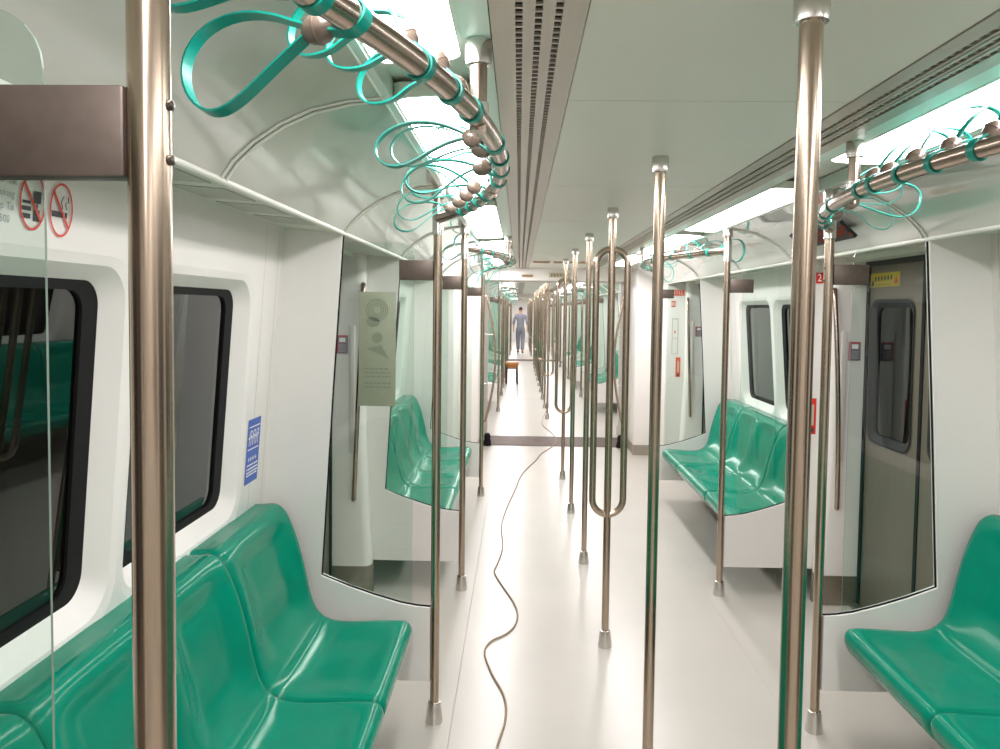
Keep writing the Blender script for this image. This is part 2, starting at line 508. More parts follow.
# ------------------------------------------------------------------ glass partitions at the bench ends
def make_partition():
    r = empty('glass_partition', (1.1, 0, .16)); off = (1.1, 0, .16)
    low = [(.747, .452), (.80, .456), (.86, .466), (.96, .494), (1.06, .527), (1.168, .570)]
    slant = [(1.168, .570), (1.128, 1.245), (1.087, 1.878)]
    poly = [(.747, .166)]+low+[(1.128, 1.245), (1.087, 1.878), (wallx(1.89)+.003, 1.894), (wallx(.166)+.003, .166)]
    bm = MB(); T = .016
    bm.holed(poly, [], lambda a, b: (a, -T, b)); bm.holed(poly, [], lambda a, b: (a, T, b))
    bm.strip([(a, -T, b) for a, b in poly], [(a, T, b) for a, b in poly])
    bm.build('end_panel', M['panel'], r, off, smooth=20)
    g = [(.818, .462)]+[(.86, .470), (.96, .498), (1.06, .531), (1.172, .575), (1.132, 1.245), (1.094, 1.845)]
    top = [(.875+.0, 1.845)]
    for k in range(1, 7):
        a = math.radians(90+90*k/6); top.append((.868+.05*math.cos(a), 1.795+.05*math.sin(a)))
    gp = g+top
    q = MB(); G = .0016
    q.holed(gp, [], lambda a, b: (a, -G, b)); 
    q.build('glass_pane', M['pane'], r, off, smooth=0)
    MB().strip([(a, -G, b) for a, b in gp], [(a, G, b) for a, b in gp]).build('pane_edge', M['paneedge'], r, off, smooth=0)
    MB().tube([(a, 0, b) for a, b in low[:-1]+slant], .0055, 6).build('gasket', M['gasket'], r, off, smooth=50)
    MB().box(.745, .874, -.012, .012, 1.704, 1.779, .003).build('clamp_plate', M['plate'], r, off, smooth=40)
    for z in (1.72, 1.765):
        MB().lathe([(.0045, .003), (.0045, -.0015), (.003, -.0025)], (.711, 0, z), 10, 'x').build('bolt', M['bolt'], r, off)
    return r
part0 = make_partition(); first = True
PARTS = []
for car in CARS:
    for di, d in enumerate(car['doors']):
        if car['k'] == 2 and di > 1: continue
        for e in (-1, 1):
            for s in (1, -1):
                if di == 0 and e < 0: continue
                if di == len(car['doors'])-1 and e > 0: continue
                y = d+e*HALF
                if car['k'] == 0 and di == 0: y = .64
                PARTS.append((y, s, car['k'], di, e))
PN = {(0,0,1): 'at the near end of the nearest bench', (0,1,-1): 'at the far end of the nearest bench',
      (0,1,1): 'at the near end of the second bench', (0,2,-1): 'at the far end of the second bench',
      (0,2,1): 'past the second doorway, before the gangway'}
for (y, s, k, di, e) in PARTS:
    o = part0 if first else dup(part0); first = False
    o.location = (s*1.1, y, .16); o.rotation_euler = (0, 0, 0 if s > 0 else PI)
    if k == 0:
        tag(o, 'tinted glass and white %s partition %s' % (SIDE[s], PN[(k, di, e)]), 'partition')
    else:
        tag(o, 'tinted glass partition on the %s %s' % (SIDE[s], WHERE[k]), 'partition', 'glass partitions on the %s %s' % (SIDE[s], WHERE[k]))

# ------------------------------------------------------------------ benches
def catmull(pts, per=5):
    out = []
    Pp = [pts[0]]+list(pts)+[pts[-1]]
    for i in range(1, len(Pp)-2):
        p0, p1, p2, p3 = [Vector((*q, 0)) for q in Pp[i-1:i+3]]
        for j in range(per):
            t = j/per
            v = .5*((2*p1)+(p2-p0)*t+(2*p0-5*p1+4*p2-p3)*t*t+(3*p1-p0-3*p2+p3)*t**3)
            out.append((v.x, v.y))
    out.append(pts[-1]); return out
SEATP = catmull([(.862, .318), (.822, .352), (.803, .395), (.808, .424), (.832, .440), (.90, .441), (1.00, .436), (1.075, .436), (1.125, .450),
                 (1.158, .482), (1.180, .54), (1.202, .64), (1.232, .75), (1.265, .83), (1.292, .862), (1.318, .872), (1.345, .870), (1.392, .868)], 4)
def seat_shell(yc, w, nseat, parent, off):
    nv = 30*nseat+1
    n = len(SEATP); norm = []
    for i in range(n):
        a = SEATP[max(i-1, 0)]; b = SEATP[min(i+1, n-1)]
        t = Vector((b[0]-a[0], b[1]-a[1])).normalized(); norm.append(Vector((-t.y, t.x)))   # towards the sitter
    def sm(a, b, x):
        t = min(1, max(0, (x-a)/(b-a))); return t*t*(3-2*t)
    vs = []; fs = []
    for j in range(nv):
        v = j/(nv-1); y = yc-w/2+w*v
        vv = (v*nseat) % 1 if 0 < v < 1 else 0
        edge = min(v, 1-v)*w
        across = sm(0, .62, 1-abs(2*vv-1))
        if nseat > 1: across = max(across, 0)
        for i, (x, z) in enumerate(SEATP):
            if z < .6 and x < 1.13: depth = .016*sm(.82, .92, x)*(1-.55*sm(1.05, 1.13, x))
            else: depth = .032*sm(.46, .58, z)*(1-sm(.785, .866, z))
            if x > 1.3: depth = 0
            depth *= across
            rnd = 0
            if edge < .018: rnd = .009*(1-edge/.018)**2
            q = norm[i]*(-(depth+rnd))
            vs.append((x+q.x, y, z+q.y))
    for j in range(nv-1):
        for i in range(n-1): fs.append((j*n+i, j*n+i+1, (j+1)*n+i+1, (j+1)*n+i))
    # shell thickness: a second skin behind, closed round the rim
    m = len(vs)
    for j in range(nv):
        for i in range(n):
            p = vs[j*n+i]; q = norm[i]*-.014
            vs.append((p[0]+q.x, p[1], p[2]+q.y))
    for j in range(nv-1):
        for i in range(n-1): fs.append((m+j*n+i, m+(j+1)*n+i, m+(j+1)*n+i+1, m+j*n+i+1))
    for j in range(nv-1):
        for i in (0, n-1): fs.append((j*n+i, (j+1)*n+i, m+(j+1)*n+i, m+j*n+i))
    for i in range(n-1):
        for j in (0, nv-1): fs.append((j*n+i, m+j*n+i, m+j*n+i+1, j*n+i+1))
    return MB().add(vs, fs).build('seat_shell', M['seat'], parent, off, smooth=80)
def make_bench():
    r = empty('bench', (1.15, 0, .17)); off = (1.15, 0, .17)
    seat_shell(-.742, .594, 1, r, off); seat_shell(0, .884, 2, r, off); seat_shell(.742, .594, 1, r, off)
    fr = MB()
    fr.box(1.19, wallx(.3)-.002, -1.03, 1.03, .22, .40, .008)
    for yy in (-.8, -.27, .27, .8):
        fr.prism([(.87, .36), (1.2, .33), (1.2, .24), (1.16, .22), (.87, .33)], lambda a, b: (a, yy-.02, b), lambda a, b: (a, yy+.02, b))
    fr.build('support_frame', M['frame'], r, off, smooth=40)
    return r
bench0 = make_bench(); first = True
RAILS = []
for car in CARS:
    for di in range(len(car['doors'])-1):
        d = car['doors'][di]
        if car['k'] == 2 and di > 0: continue
        c = d+P/2
        for s in (1, -1):
            o = bench0 if first else dup(bench0); first = False
            o.location = (1.136 if s > 0 else -1.15, c-.022 if s > 0 else c-.03, .175 if s > 0 else .17); o.rotation_euler = (0, 0, 0 if s > 0 else PI)
            if car['k'] == 0:
                tag(o, 'glossy green four-seat bench along the %s wall, %s' % (SIDE[s], ['nearest the camera', 'beyond the first doorway'][di]), 'bench')
            else:
                tag(o, 'glossy green bench on the %s %s' % (SIDE[s], WHERE[car['k']]), 'bench', 'green benches on the %s %s' % (SIDE[s], WHERE[car['k']]))
            ya, yb = d+HALF, d+P-HALF
            if car['k'] == 0 and di == 0: ya = .64
            RAILS.append((ya, yb, s, car['k'], di))
# ------------------------------------------------------------------ poles
PR = .0172
FOOT = [(.033, 0), (.033, .006), (.0305, .030), (.026, .066), (.0235, .079), (.019, .081)]
def cap(z): return [(.0185, z-.048), (.0245, z-.047), (.026, z-.04), (.026, z-.004), (.024, z)]
def make_side_pole():
    r = empty('side_pole')
    MB().tube([(0, 0, .01), (0, 0, 1.0), (0, 0, 2.05)], PR, 24).build('shaft', M['steel'], r)
    MB().lathe(FOOT, n=24).build('foot_collar', M['bright'], r)
    MB().lathe(cap(2.056), n=24).build('top_cap', M['bright'], r)
    MB().lathe([(.0186, 1.872), (.0215, 1.874), (.0215, 1.985), (.0186, 1.987)], n=24).build('rail_sleeve', M['bright'], r)
    return r
sp0 = make_side_pole(); first = True
for (y, s, k, di, e) in PARTS:
    o = sp0 if first else dup(sp0); first = False
    o.location = (s*PX, y, 0)
    if k == 0:
        lab = {(0,1): 'thick brushed steel pole nearest us, %s side, clamped to the first partition' if s < 0 else 'brushed steel pole by the %s near partition, out at the frame edge',
               (1,-1): 'steel pole at the %s bench end before the first doorway', (1,1): 'steel pole on the %s just past the first doorway',
               (2,-1): 'steel pole at the far end of the second %s bench', (2,1): 'steel pole on the %s past the second doorway, near the gangway'}[(di, e)] % SIDE[s]
        tag(o, lab, 'pole')
    else:
        tag(o, 'thin steel pole along the %s %s' % (SIDE[s], WHERE[k]), 'pole', 'steel poles along the %s %s' % (SIDE[s], WHERE[k]))
def make_centre_pole(loop):
    r = empty('looped_pole' if loop else 'centre_pole')
    MB().tube([(0, 0, .01), (0, 0, 1.0), (0, 0, 2.07)], PR, 24).build('shaft', M['steel'], r)
    MB().lathe(FOOT, n=24).build('foot_collar', M['bright'], r)
    MB().lathe(cap(CEIL), n=24).build('top_cap', M['bright'], r)
    if loop:
        for sg in (-1, 1):
            pts = [(0, 0, .628)]; R = .072
            for k in range(1, 8): a = PI/2*k/7; pts.append((sg*R*math.sin(a), 0, .628+.008+R*(1-math.cos(a))))
            for k in range(7, -1, -1): a = PI/2*k/7; pts.append((sg*R*math.sin(a), 0, 1.892-.008-R*(1-math.cos(a))))
            MB().tube(pts, .0158, 14).build('side_grip', M['steel'], r, smooth=70)
    return r
cp = {False: make_centre_pole(False), True: make_centre_pole(True)}; usedp = {False: False, True: False}
ORD = ['nearest', 'second', 'third', 'fourth', 'fifth', 'sixth', 'seventh', 'eighth', 'ninth', 'tenth']
XC = .008
cps = [(D*i, i % 3 == 0, 0, i) for i in range(1, 7)]
cps += [(11.2+D*i, i % 3 == 0, 1, i) for i in range(0, 10)]
cps += [(26.05+D*i, i % 3 == 0, 2, i) for i in range(0, 7)]
for (y, lp, k, i) in cps:
    o = cp[lp] if not usedp[lp] else dup(cp[lp]); usedp[lp] = True
    o.location = (.0040, 1.165, 0) if k == 0 and i == 1 else (XC, y, 0); o.rotation_euler = (0, 0, 0)
    if k == 0:
        lab = {1: 'tall steel floor-to-ceiling pole, closest of the aisle row', 2: 'plain steel aisle pole just in front of the near looped pole',
               3: 'steel aisle pole with two side loops, nearest looped one', 4: 'plain steel aisle pole just behind the near looped pole',
               5: 'plain steel aisle pole between the two looped poles, farther one', 6: 'steel aisle pole with side loops, farther one by the second doorway'}[i]
        tag(o, lab, 'pole')
    else:
        kind = 'looped' if lp else 'plain'
        tag(o, '%s steel aisle pole in the row %s' % (kind, WHERE[k]), 'pole', '%s aisle poles %s' % (kind, WHERE[k]))

# ------------------------------------------------------------------ overhead rails
RZ = 1.935
def rz(s, k, di): return 1.912 if (s > 0 and k == 0 and di == 0) else RZ
def rail_pt(t, s, ya, yb):
    near_right = s > 0 and ya < 1
    bow = .298 if near_right else .262; RZ = 1.912 if near_right else 1.935
    c = (ya+yb)/2; h = (yb-ya)/2; R = (h*h+bow*bow)/(2*bow)
    y = ya+(yb-ya)*t; x = PX-(math.sqrt(R*R-(y-c)**2)-(R-bow))
    return Vector((s*x, y, RZ))
RN = {(0,0): 'above the nearest bench', (0,1): 'above the second bench'}
for (ya, yb, s, k, di) in RAILS:
    c = (ya+yb)/2
    RZ = rz(s, k, di)
    r = empty('overhead_rail', (s*PX, ya, RZ)); off = (s*PX, ya, RZ)
    MB().tube([rail_pt(i/40, s, ya, yb) for i in range(41)], .0185, 18).build('rail_tube', M['railsteel'], r, off, smooth=70)
    for hy in (c-.395, c+.395):
        p = rail_pt((hy-ya)/(yb-ya), s, ya, yb)
        if s > 0 and k == 0 and di == 0: p.x += .033
        h = MB().tube([(p.x, p.y, RZ-(.012 if s > 0 and k == 0 and di == 0 else 0)), (p.x, p.y, CEIL-.002)], .0155, 16).build('hanger', M['railsteel'], r, off)
        MB().lathe([(.016, CEIL-.046), (.0225, CEIL-.045), (.0235, CEIL-.036), (.0235, CEIL-.004), (.022, CEIL-.001)], (p.x, p.y, 0), 20).build('hanger_cap', M['bright'], h, off)
        MB().lathe([(.0162, RZ+.016), (.0185, RZ+.018), (.0185, RZ+.05), (.0162, RZ+.052)], (p.x, p.y, 0), 18).build('hanger_collar', M['bright'], h, off)
    if k == 0: tag(r, 'bowed steel overhead rail on the %s %s' % (SIDE[s], RN[(0, di)]), 'handrail')
    else: tag(r, 'bowed steel overhead rail on the %s %s' % (SIDE[s], WHERE[k]), 'handrail', 'overhead rails on the %s %s' % (SIDE[s], WHERE[k]))

# ------------------------------------------------------------------ hand straps
def ribbon(mb, pts, w, th, closed=False, twist=None):
    """flat band along a path in the local x/z plane; its width lies along y"""
    N = len(pts); Pv = [Vector(p) for p in pts]; rings = []
    for i in range(N):
        a = Pv[i-1] if (i or closed) else Pv[i]; b = Pv[(i+1) % N] if (i < N-1 or closed) else Pv[i]
        t = (b-a).normalized(); nn = t.cross(Vector((0, 1, 0))).normalized(); wv = Vector((0, 1, 0))
        rings.append([Pv[i]+wv*w/2+nn*th/2, Pv[i]-wv*w/2+nn*th/2, Pv[i]-wv*w/2-nn*th/2, Pv[i]+wv*w/2-nn*th/2])
    vs = [p for rg in rings for p in rg]; fs = []
    for i in range(N if closed else N-1):
        j = (i+1) % N
        for q in range(4): fs.append((i*4+q, i*4+(q+1) % 4, j*4+(q+1) % 4, j*4+q))
    if not closed: fs += [(0, 1, 2, 3), ((N-1)*4+3, (N-1)*4+2, (N-1)*4+1, (N-1)*4)]
    mb.add(vs, fs)
def make_strap(L, H, turn, lead=0.):
    mb = MB(); W, TH = .0165, .003
    ring = [(.0202*math.cos(2*PI*i/28), 0, .0202*math.sin(2*PI*i/28)) for i in range(28)]
    ribbon(mb, ring, W, TH, True)
    ribbon(mb, [(.010, 0, .0185), (.026, 0, .012), (.04, 0, .005)], W, TH)
    ribbon(mb, [(.010, 0, -.0185), (.026, 0, -.012), (.04, 0, -.005)], W, TH)
    # centre line bending away by turn radians over its length
    n = 41; X = [.046]; Z = [0.]; A = []
    for i in range(n):
        a = -turn*min(1, max(0, (i/(n-1)-lead)/(1-lead))); A.append(a)
        X.append(X[-1]+L/(n-1)*math.cos(a)); Z.append(Z[-1]+L/(n-1)*math.sin(a))
    pts = []
    for i in range(45):
        a = 2*PI*i/44; u = (1-math.cos(a))/2; h = .62*H*math.sin(a)*(u**.8)
        q = u*(n-1); j = min(int(q), n-2); t = q-j
        cx = X[j]*(1-t)+X[j+1]*t; cz = Z[j]*(1-t)+Z[j+1]*t; an = A[j]*(1-t)+A[j+1]*t
        pts.append((cx-h*math.sin(an), 0, cz+h*math.cos(an)))
    ribbon(mb, pts, W, TH)
    o = mb.build('hand_strap', M['teal'], smooth=50)
    bd = MB(); prof = []
    for i in range(9):
        a = PI*i/8; prof.append((max(.001, math.sin(a)*.0185), .046-.024*math.cos(a)))
    bd.lathe(prof, n=14, axis='x')
    bd.lathe([(.0187, .0445), (.0190, .0452), (.0190, .0468), (.0187, .0475)], n=14, axis='x')
    for i, v in enumerate(bd.v): bd.v[i] = (v[0], v[1]*.95, v[2]*1.1)
    bd.build('slider_bead', M['bead'], o)
    return o
STR = [make_strap(.20, .155, .35, .3), make_strap(.20, .095, 2.2), make_strap(.205, .095, 1.0), make_strap(.185, .11, .3)]
usedS = [False]*4
def put_strap(v, ya, yb, s, y, th, label, group=None, roll=0):
    o = STR[v] if not usedS[v] else dup(STR[v]); usedS[v] = True
    t = (y-ya)/(yb-ya); p = rail_pt(t, s, ya, yb); q = rail_pt(t+.01, s, ya, yb)
    tg = (q-p).normalized()
    n = Vector((tg.y, -tg.x, 0)) * (1 if s > 0 else -1)
    o.location = p; o.rotation_euler = (math.radians(roll), -math.radians(th), math.atan2(n.y, n.x))
    o['category'] = 'hand strap'; o['label'] = label
    if group: o['group'] = group
    elif 'group' in o: del o['group']
ORD2 = ['first', 'second', 'third', 'fourth', 'fifth', 'sixth', 'seventh', 'eighth', 'ninth', 'tenth', 'eleventh', 'twelfth', 'thirteenth']
LY = [(.835, 24, 0, 8), (.905, -9, 0, 16), (1.08, 58, 1, 0), (1.20, 62, 1, 5), (1.32, 56, 1, -5), (1.58, 14, 2, 8), (1.72, 22, 2, -6), (1.87, 4, 2, 5),
      (2.02, 66, 1, 0), (2.28, 26, 2, 10), (2.41, 20, 3, 0), (2.52, 12, 2, -8), (2.63, 4, 2, 6)]
RY = [(.98, 52, 2, 0), (1.17, 55, 2, 6), (1.34, 50, 2, -6), (1.50, 50, 2, 8), (1.63, 46, 2, 5), (1.76, 50, 2, -5), (1.90, 44, 2, 6), (1.99, 48, 2, 8),
      (2.28, 8, 3, 0), (2.45, 46, 2, 0), (2.58, 40, 2, 5), (2.72, 40, 1, 0)]
for (ya, yb, s, k, di) in RAILS:
    if k == 0 and di == 0:
        for i, (y, th, v, ro) in enumerate(LY if s < 0 else RY):
            put_strap(v, ya, yb, s, y, th, 'teal strap with brown bead on the near %s rail, %s from the camera' % (SIDE[s], ORD2[i]), None, ro)
    elif k == 0:
        n = 11
        for i in range(n):
            y = ya+.16+(yb-ya-.32)*(i+random.uniform(-.2, .2))/(n-1)
            th = random.uniform(-25, 35) if s < 0 else random.uniform(0, 55)
            put_strap(random.randrange(4), ya, yb, s, y, th, 'small teal strap on the %s rail of the second bench, %s from the first doorway' % (SIDE[s], ORD2[i]))
    else:
        n = 8 if k == 1 else 6
        for i in range(n):
            y = ya+.2+(yb-ya-.4)*(i+random.uniform(-.25, .25))/(n-1)
            put_strap(random.randrange(4), ya, yb, s, y, random.uniform(-35, 40), 'tiny teal strap on the %s rails %s' % (SIDE[s], WHERE[k]),
                      'hand straps on the %s %s' % (SIDE[s], WHERE[k]))

# ------------------------------------------------------------------ ceiling lights and air grilles
def make_light(L=1.58):
    r = empty('ceiling_light', (.617, 0, CEIL)); off = (.617, 0, CEIL)
    fr = MB()
    o = rrect(-L/2-.012, L/2+.012, .528, .708, .03); i = rrect(-L/2, L/2, .536, .700, .035)
    f = lambda a, b: (b, a, 2.0705-(b-.528)*.055)
    fr.holed(o, [i], f); fr.holed(o, [], lambda a, b: (b, a, 2.095))
    fr.strip([f(*p) for p in o], [(p[1], p[0], 2.095) for p in o])
    fr.build('light_frame', M['trim'], r, off, smooth=30)
    df = MB(); g = lambda a, b: (b, a, 2.0715-(b-.528)*.055)
    df.holed(i, [], g); df.build('diffuser', M['diffuser'], r, off, smooth=0)
    return r
lt0 = make_light(); first = True
LSPEC = []
for i in range(-2, 5): LSPEC.append((-1, .69+1.82*i if i != 1 else 2.51, 0))
for i, y in enumerate((-2.0, -.16, 1.66, 3.76, 5.58, 7.40)): LSPEC.append((1, y, 0))
for k, a in ((1, 10.9), (2, 25.7)):
    for i in range(7):
        for s in (-1, 1): LSPEC.append((s, a+1.82*i+(0 if s < 0 else .1), k))
LSPEC = [(s, y, k) for (s, y, k) in LSPEC if CARS[k]['y0']+.8 < y < CARS[k]['y1']-.75]
cnt = {}; DIF2 = None
for (s, y, k) in sorted(LSPEC, key=lambda q: (q[2], q[0], q[1])):
    o = lt0 if first else dup(lt0); first = False
    o.location = (s*.617, y, CEIL); o.rotation_euler = (0, 0, 0 if s > 0 else PI)
    if y > 5.2:
        df = [c for c in o.children if c.name.startswith('diffuser')][0]
        if DIF2 is None: DIF2 = df.data.copy(); DIF2.materials[0] = M['diffuser2']
        df.data = DIF2
    cnt[(s, k)] = cnt.get((s, k), -1)+1
    if k == 0:
        tag(o, 'glowing white ceiling light panel on the %s, %s along from behind the camera' % (SIDE[s], ORD2[cnt[(s, k)]]), 'ceiling light')
    else:
        tag(o, 'glowing ceiling light panel on the %s %s' % (SIDE[s], WHERE[k]), 'ceiling light', 'ceiling lights on the %s %s' % (SIDE[s], WHERE[k]))
for car in CARS:
    k = car['k']; ya, yb = car['y0'], car['y1']-.04
    for s in (-1, 1):
        r = empty('air_grille', (s*.395, ya, CEIL)); off = (s*.395, ya, CEIL)
        pl = MB()
        rows = [.363, .395, .427]
        edges = [.318]+[e for q in rows for e in (q-.006, q+.006)]+[.474]
        for a, b in zip(edges[::2], edges[1::2]):
            pl.box(*sorted((s*a, s*b)), ya, yb, CEIL-.003, CEIL+.02)
        for q in (.379, .411): pl.box(*sorted((s*(q-.0015), s*(q+.0015))), ya, yb, CEIL-.0045, CEIL)
        pl.build('grille_plate', M['grille'], r, off, smooth=0)
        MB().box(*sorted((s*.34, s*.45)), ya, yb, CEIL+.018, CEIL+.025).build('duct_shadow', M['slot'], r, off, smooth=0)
        br = MB(); y = ya; pitch = .027 if k == 0 else .07
        j = 0
        while y < yb:
            for qi, q in enumerate(rows):
                yy = y+(pitch/2 if qi % 2 else 0)
                br.box(*sorted((s*(q-.006), s*(q+.006))), yy, min(yb, yy+pitch*.26), CEIL-.0005, CEIL+.004)
            y += pitch
        br.build('slot_bridges', M['grille'], r, off, smooth=0)
        tag(r, 'long three-row slotted air grille in the ceiling, %s %s' % (SIDE[s], WHERE[k]), 'air grille')
# return-air slots by the gangway
for i, (a, b) in enumerate(((-.29, -.12), (-.085, .015), (.05, .13), (.165, .30))):
    o = MB().box(a, b, 7.62, 7.80, CEIL-.008, CEIL+.001, .003)
    for q in range(5): o.box(a+.01, b-.01, 7.64+q*.03, 7.65+q*.03, CEIL-.011, CEIL-.006)
    o = o.build('ceiling_slot', M['brown'], None, (( a+b)/2, 7.71, CEIL)); o.location = ((a+b)/2, 7.71, CEIL)
    tag(o, 'small brown slotted vent in the ceiling before the gangway, %s from the left' % ORD2[i], 'vent')

# ------------------------------------------------------------------ signs and stickers
def on_wall(s, y0, z0, lift=.0015):
    """lay 2D (a to the viewer's right, b up) on the leaning side wall"""
    return lambda a, b: (s*(wallx(z0+b)-lift), y0+(-a if s > 0 else a), z0+b)
def flat(y, x0, z0, lift=.0):     # facing the camera (towards -y)
    return lambda a, b: (x0+a, y-lift, z0+b)
def ring(fn, cy, cz, ry, rz, w, n=40):
    mb = MB(); A = [fn(cy+ry*math.cos(2*PI*i/n), cz+rz*math.sin(2*PI*i/n)) for i in range(n)]
    B = [fn(cy+(ry-w)*math.cos(2*PI*i/n), cz+(rz-w)*math.sin(2*PI*i/n)) for i in range(n)]
    mb.strip(A, B); return mb
def quad(mb, fn, a0, a1, b0, b1, sk=0):
    return mb.add([fn(a0, b0), fn(a1, b0), fn(a1+sk, b1), fn(a0+sk, b1)], [(0, 1, 2, 3)])

# prohibition decals above the left windows
r = empty('prohibition_sign', (-1.314, 1.43, 1.79)); off = (-1.314, 1.43, 1.79)
f = on_wall(-1, 1.400, 1.784, .002); f1 = on_wall(-1, 1.400, 1.784, .003)
for nm, cy, cz, what in (('food_symbol', 0, .001, 0), ('smoking_symbol', .088, -.003, 1)):
    mb = ring(f1, cy, cz, .038, .052, .0045)
    a = [(-.030, .032), (-.025, .036), (.029, -.032), (.024, -.036)]
    mb.add([f1(cy+p[0], cz+p[1]) for p in a], [(0, 1, 2, 3)])
    sym = mb.build('red_ring', M['ringred'], r, off, smooth=0)
    b = MB()
    if what == 0:
        quad(b, f, -.029, -.004, -.030, -.021); quad(b, f, -.031, -.003, -.016, -.008); quad(b, f, -.028, -.005, -.003, .002)
        quad(b, f, .005, .022, -.033, -.012); quad(b, f, .004, .025, .0, .022)
        quad(b, f, .011, .016, -.012, .0)
    else:
        F = lambda p, q: f(cy+p, cz+q)
        quad(b, F, -.028, .010, -.014, -.003); quad(b, F, .013, .021, -.014, -.003)
        for p0, p1 in (((.004, .003), (-.002, .016)), ((-.002, .016), (.006, .028)), ((.017, .003), (.012, .014)), ((.012, .014), (.022, .018)), ((.022, .018), (.020, .028))):
            b.add([F(p0[0], p0[1]), F(p0[0]+.003, p0[1]), F(p1[0]+.003, p1[1]), F(p1[0], p1[1])], [(0, 1, 2, 3)])
    b.build('symbol_ink', M['black'], r, off, smooth=0)
for i, t in enumerate(('No Food, Drink', 'and Smoking', 'Fines up To', 'NT$7,500')):
    text_part('sign_wording', t, .0185, M['grey'], (lambda i: lambda a, b: f(a-(.046, .050, .050, .060)[i], b+.030-.0225*i))(i), r, off, center=False)
tag(r, 'red ringed no food and no smoking decals with grey wording above the left windows', 'sign')

# blue notice on the left wall beside the far window
r = empty('blue_notice', (-1.40, 2.76, 1.06)); off = (-1.40, 2.76, 1.06)
f = on_wall(-1, 2.715, 1.083, .001); f1 = on_wall(-1, 2.715, 1.083, .002)
quad(MB(), f, -.066, .066, -.116, .116).build('notice_sheet', M['blue'], r, off, smooth=0)
b = MB()
quad(b, f1, -.052, .056, .086, .090); quad(b, f1, -.056, .052, .006, .010)
for i in range(6):
    x = -.05+i*.017
    quad(b, f1, x, x+.005, .022, .072, .006); quad(b, f1, x-.004, x+.012, .046+.006*(i % 2), .052+.006*(i % 2)); 
    if i % 2: quad(b, f1, x-.002, x+.013, .070, .075)
for i in range(5):
    x = -.046+i*.018; quad(b, f1, x, x+.012, -.030, -.026); quad(b, f1, x+.003, x+.007, -.036, -.020)
for row, zz in enumerate((-.052, -.066, -.078, -.088)):
    x = -.054
    while x < .046:
        w = random.uniform(.008, .02); quad(b, f1, x, min(x+w, .054), zz, zz+.006); x += w+.004
b.build('notice_print', M['white'], r, off, smooth=0)
tag(r, 'blue notice with white print on the left wall beyond the window', 'sign')

# translucent green notice on the left far glass pane
fy = 2.9-.0075
o = MB().box(-1.025, -.884, fy-.002, fy, 1.226, 1.658, .0008).build('glass_notice', M['notice'], None, (-.955, fy, 1.44)); o.location = (-.955, fy, 1.44)
tag(o, 'grey green notice sheet stuck on the left glass pane', 'notice')
b = MB(); fn = flat(fy, -.955, 1.44, .003)
for rr in (.042, .034, .026, .018): b.add(*[(m.v, m.f) for m in [ring(fn, 0, .150, rr, rr, .003)]][0])
def disc(mb, fn, cx, cz, rx, rz, n=18):
    mb.add([fn(cx+rx*math.cos(2*PI*i/n), cz+rz*math.sin(2*PI*i/n)) for i in range(n)], [tuple(range(n))])
disc(b, fn, -.016, .105, .026, .019); disc(b, fn, .0, .045, .021, .020)
b.add([fn(-.04, .004), fn(.016, .018), fn(.044, -.034), fn(.02, -.022)], [(0, 1, 2, 3)])
for zz in (-.075, -.09, -.105, -.13, -.145): 
    x = -.05
    while x < .045:
        w = random.uniform(.006, .02); quad(b, fn, x, min(.052, x+w), zz, zz+.006); x += w+.004
bo = b.build('notice_print', M['notice2'], o, (-.955, fy, 1.44), smooth=0)

# small button panels on the door frames
for di, d in enumerate(CARS[0]['doors'][1:]):
    for s in (1, -1):
        y = d+.578; x = s*1.385
        r = empty('button_panel', (x, d+.577, 1.40)); off = (x, d+.577, 1.40)
        fx = flat(d+.600, x, 1.40)
        MB().box(x-.032, x+.032, d+.570, d+.580, 1.345, 1.445, .003).build('panel_body', M['sticker'], r, off)
        b = MB(); g = flat(d+.5695, x, 1.40); quad(b, g, -.016, .018, .008, .032)
        b.build('white_square', M['white'], r, off, smooth=0)
        b = MB(); quad(b, g, -.028, .028, .038, .044); quad(b, g, -.028, -.022, -.05, .038)
        b.build('red_border', M['red'], r, off, smooth=0)
        b = MB(); [quad(b, g, -.02, .02, -.012-.011*q, -.006-.011*q) for q in range(4)]
        b.build('button_print', M['grey'], r, off, smooth=0)
        tag(r, 'small mauve button panel on the %s frame of the %s doorway' % (SIDE[s], ['first', 'second'][di]), 'button panel')

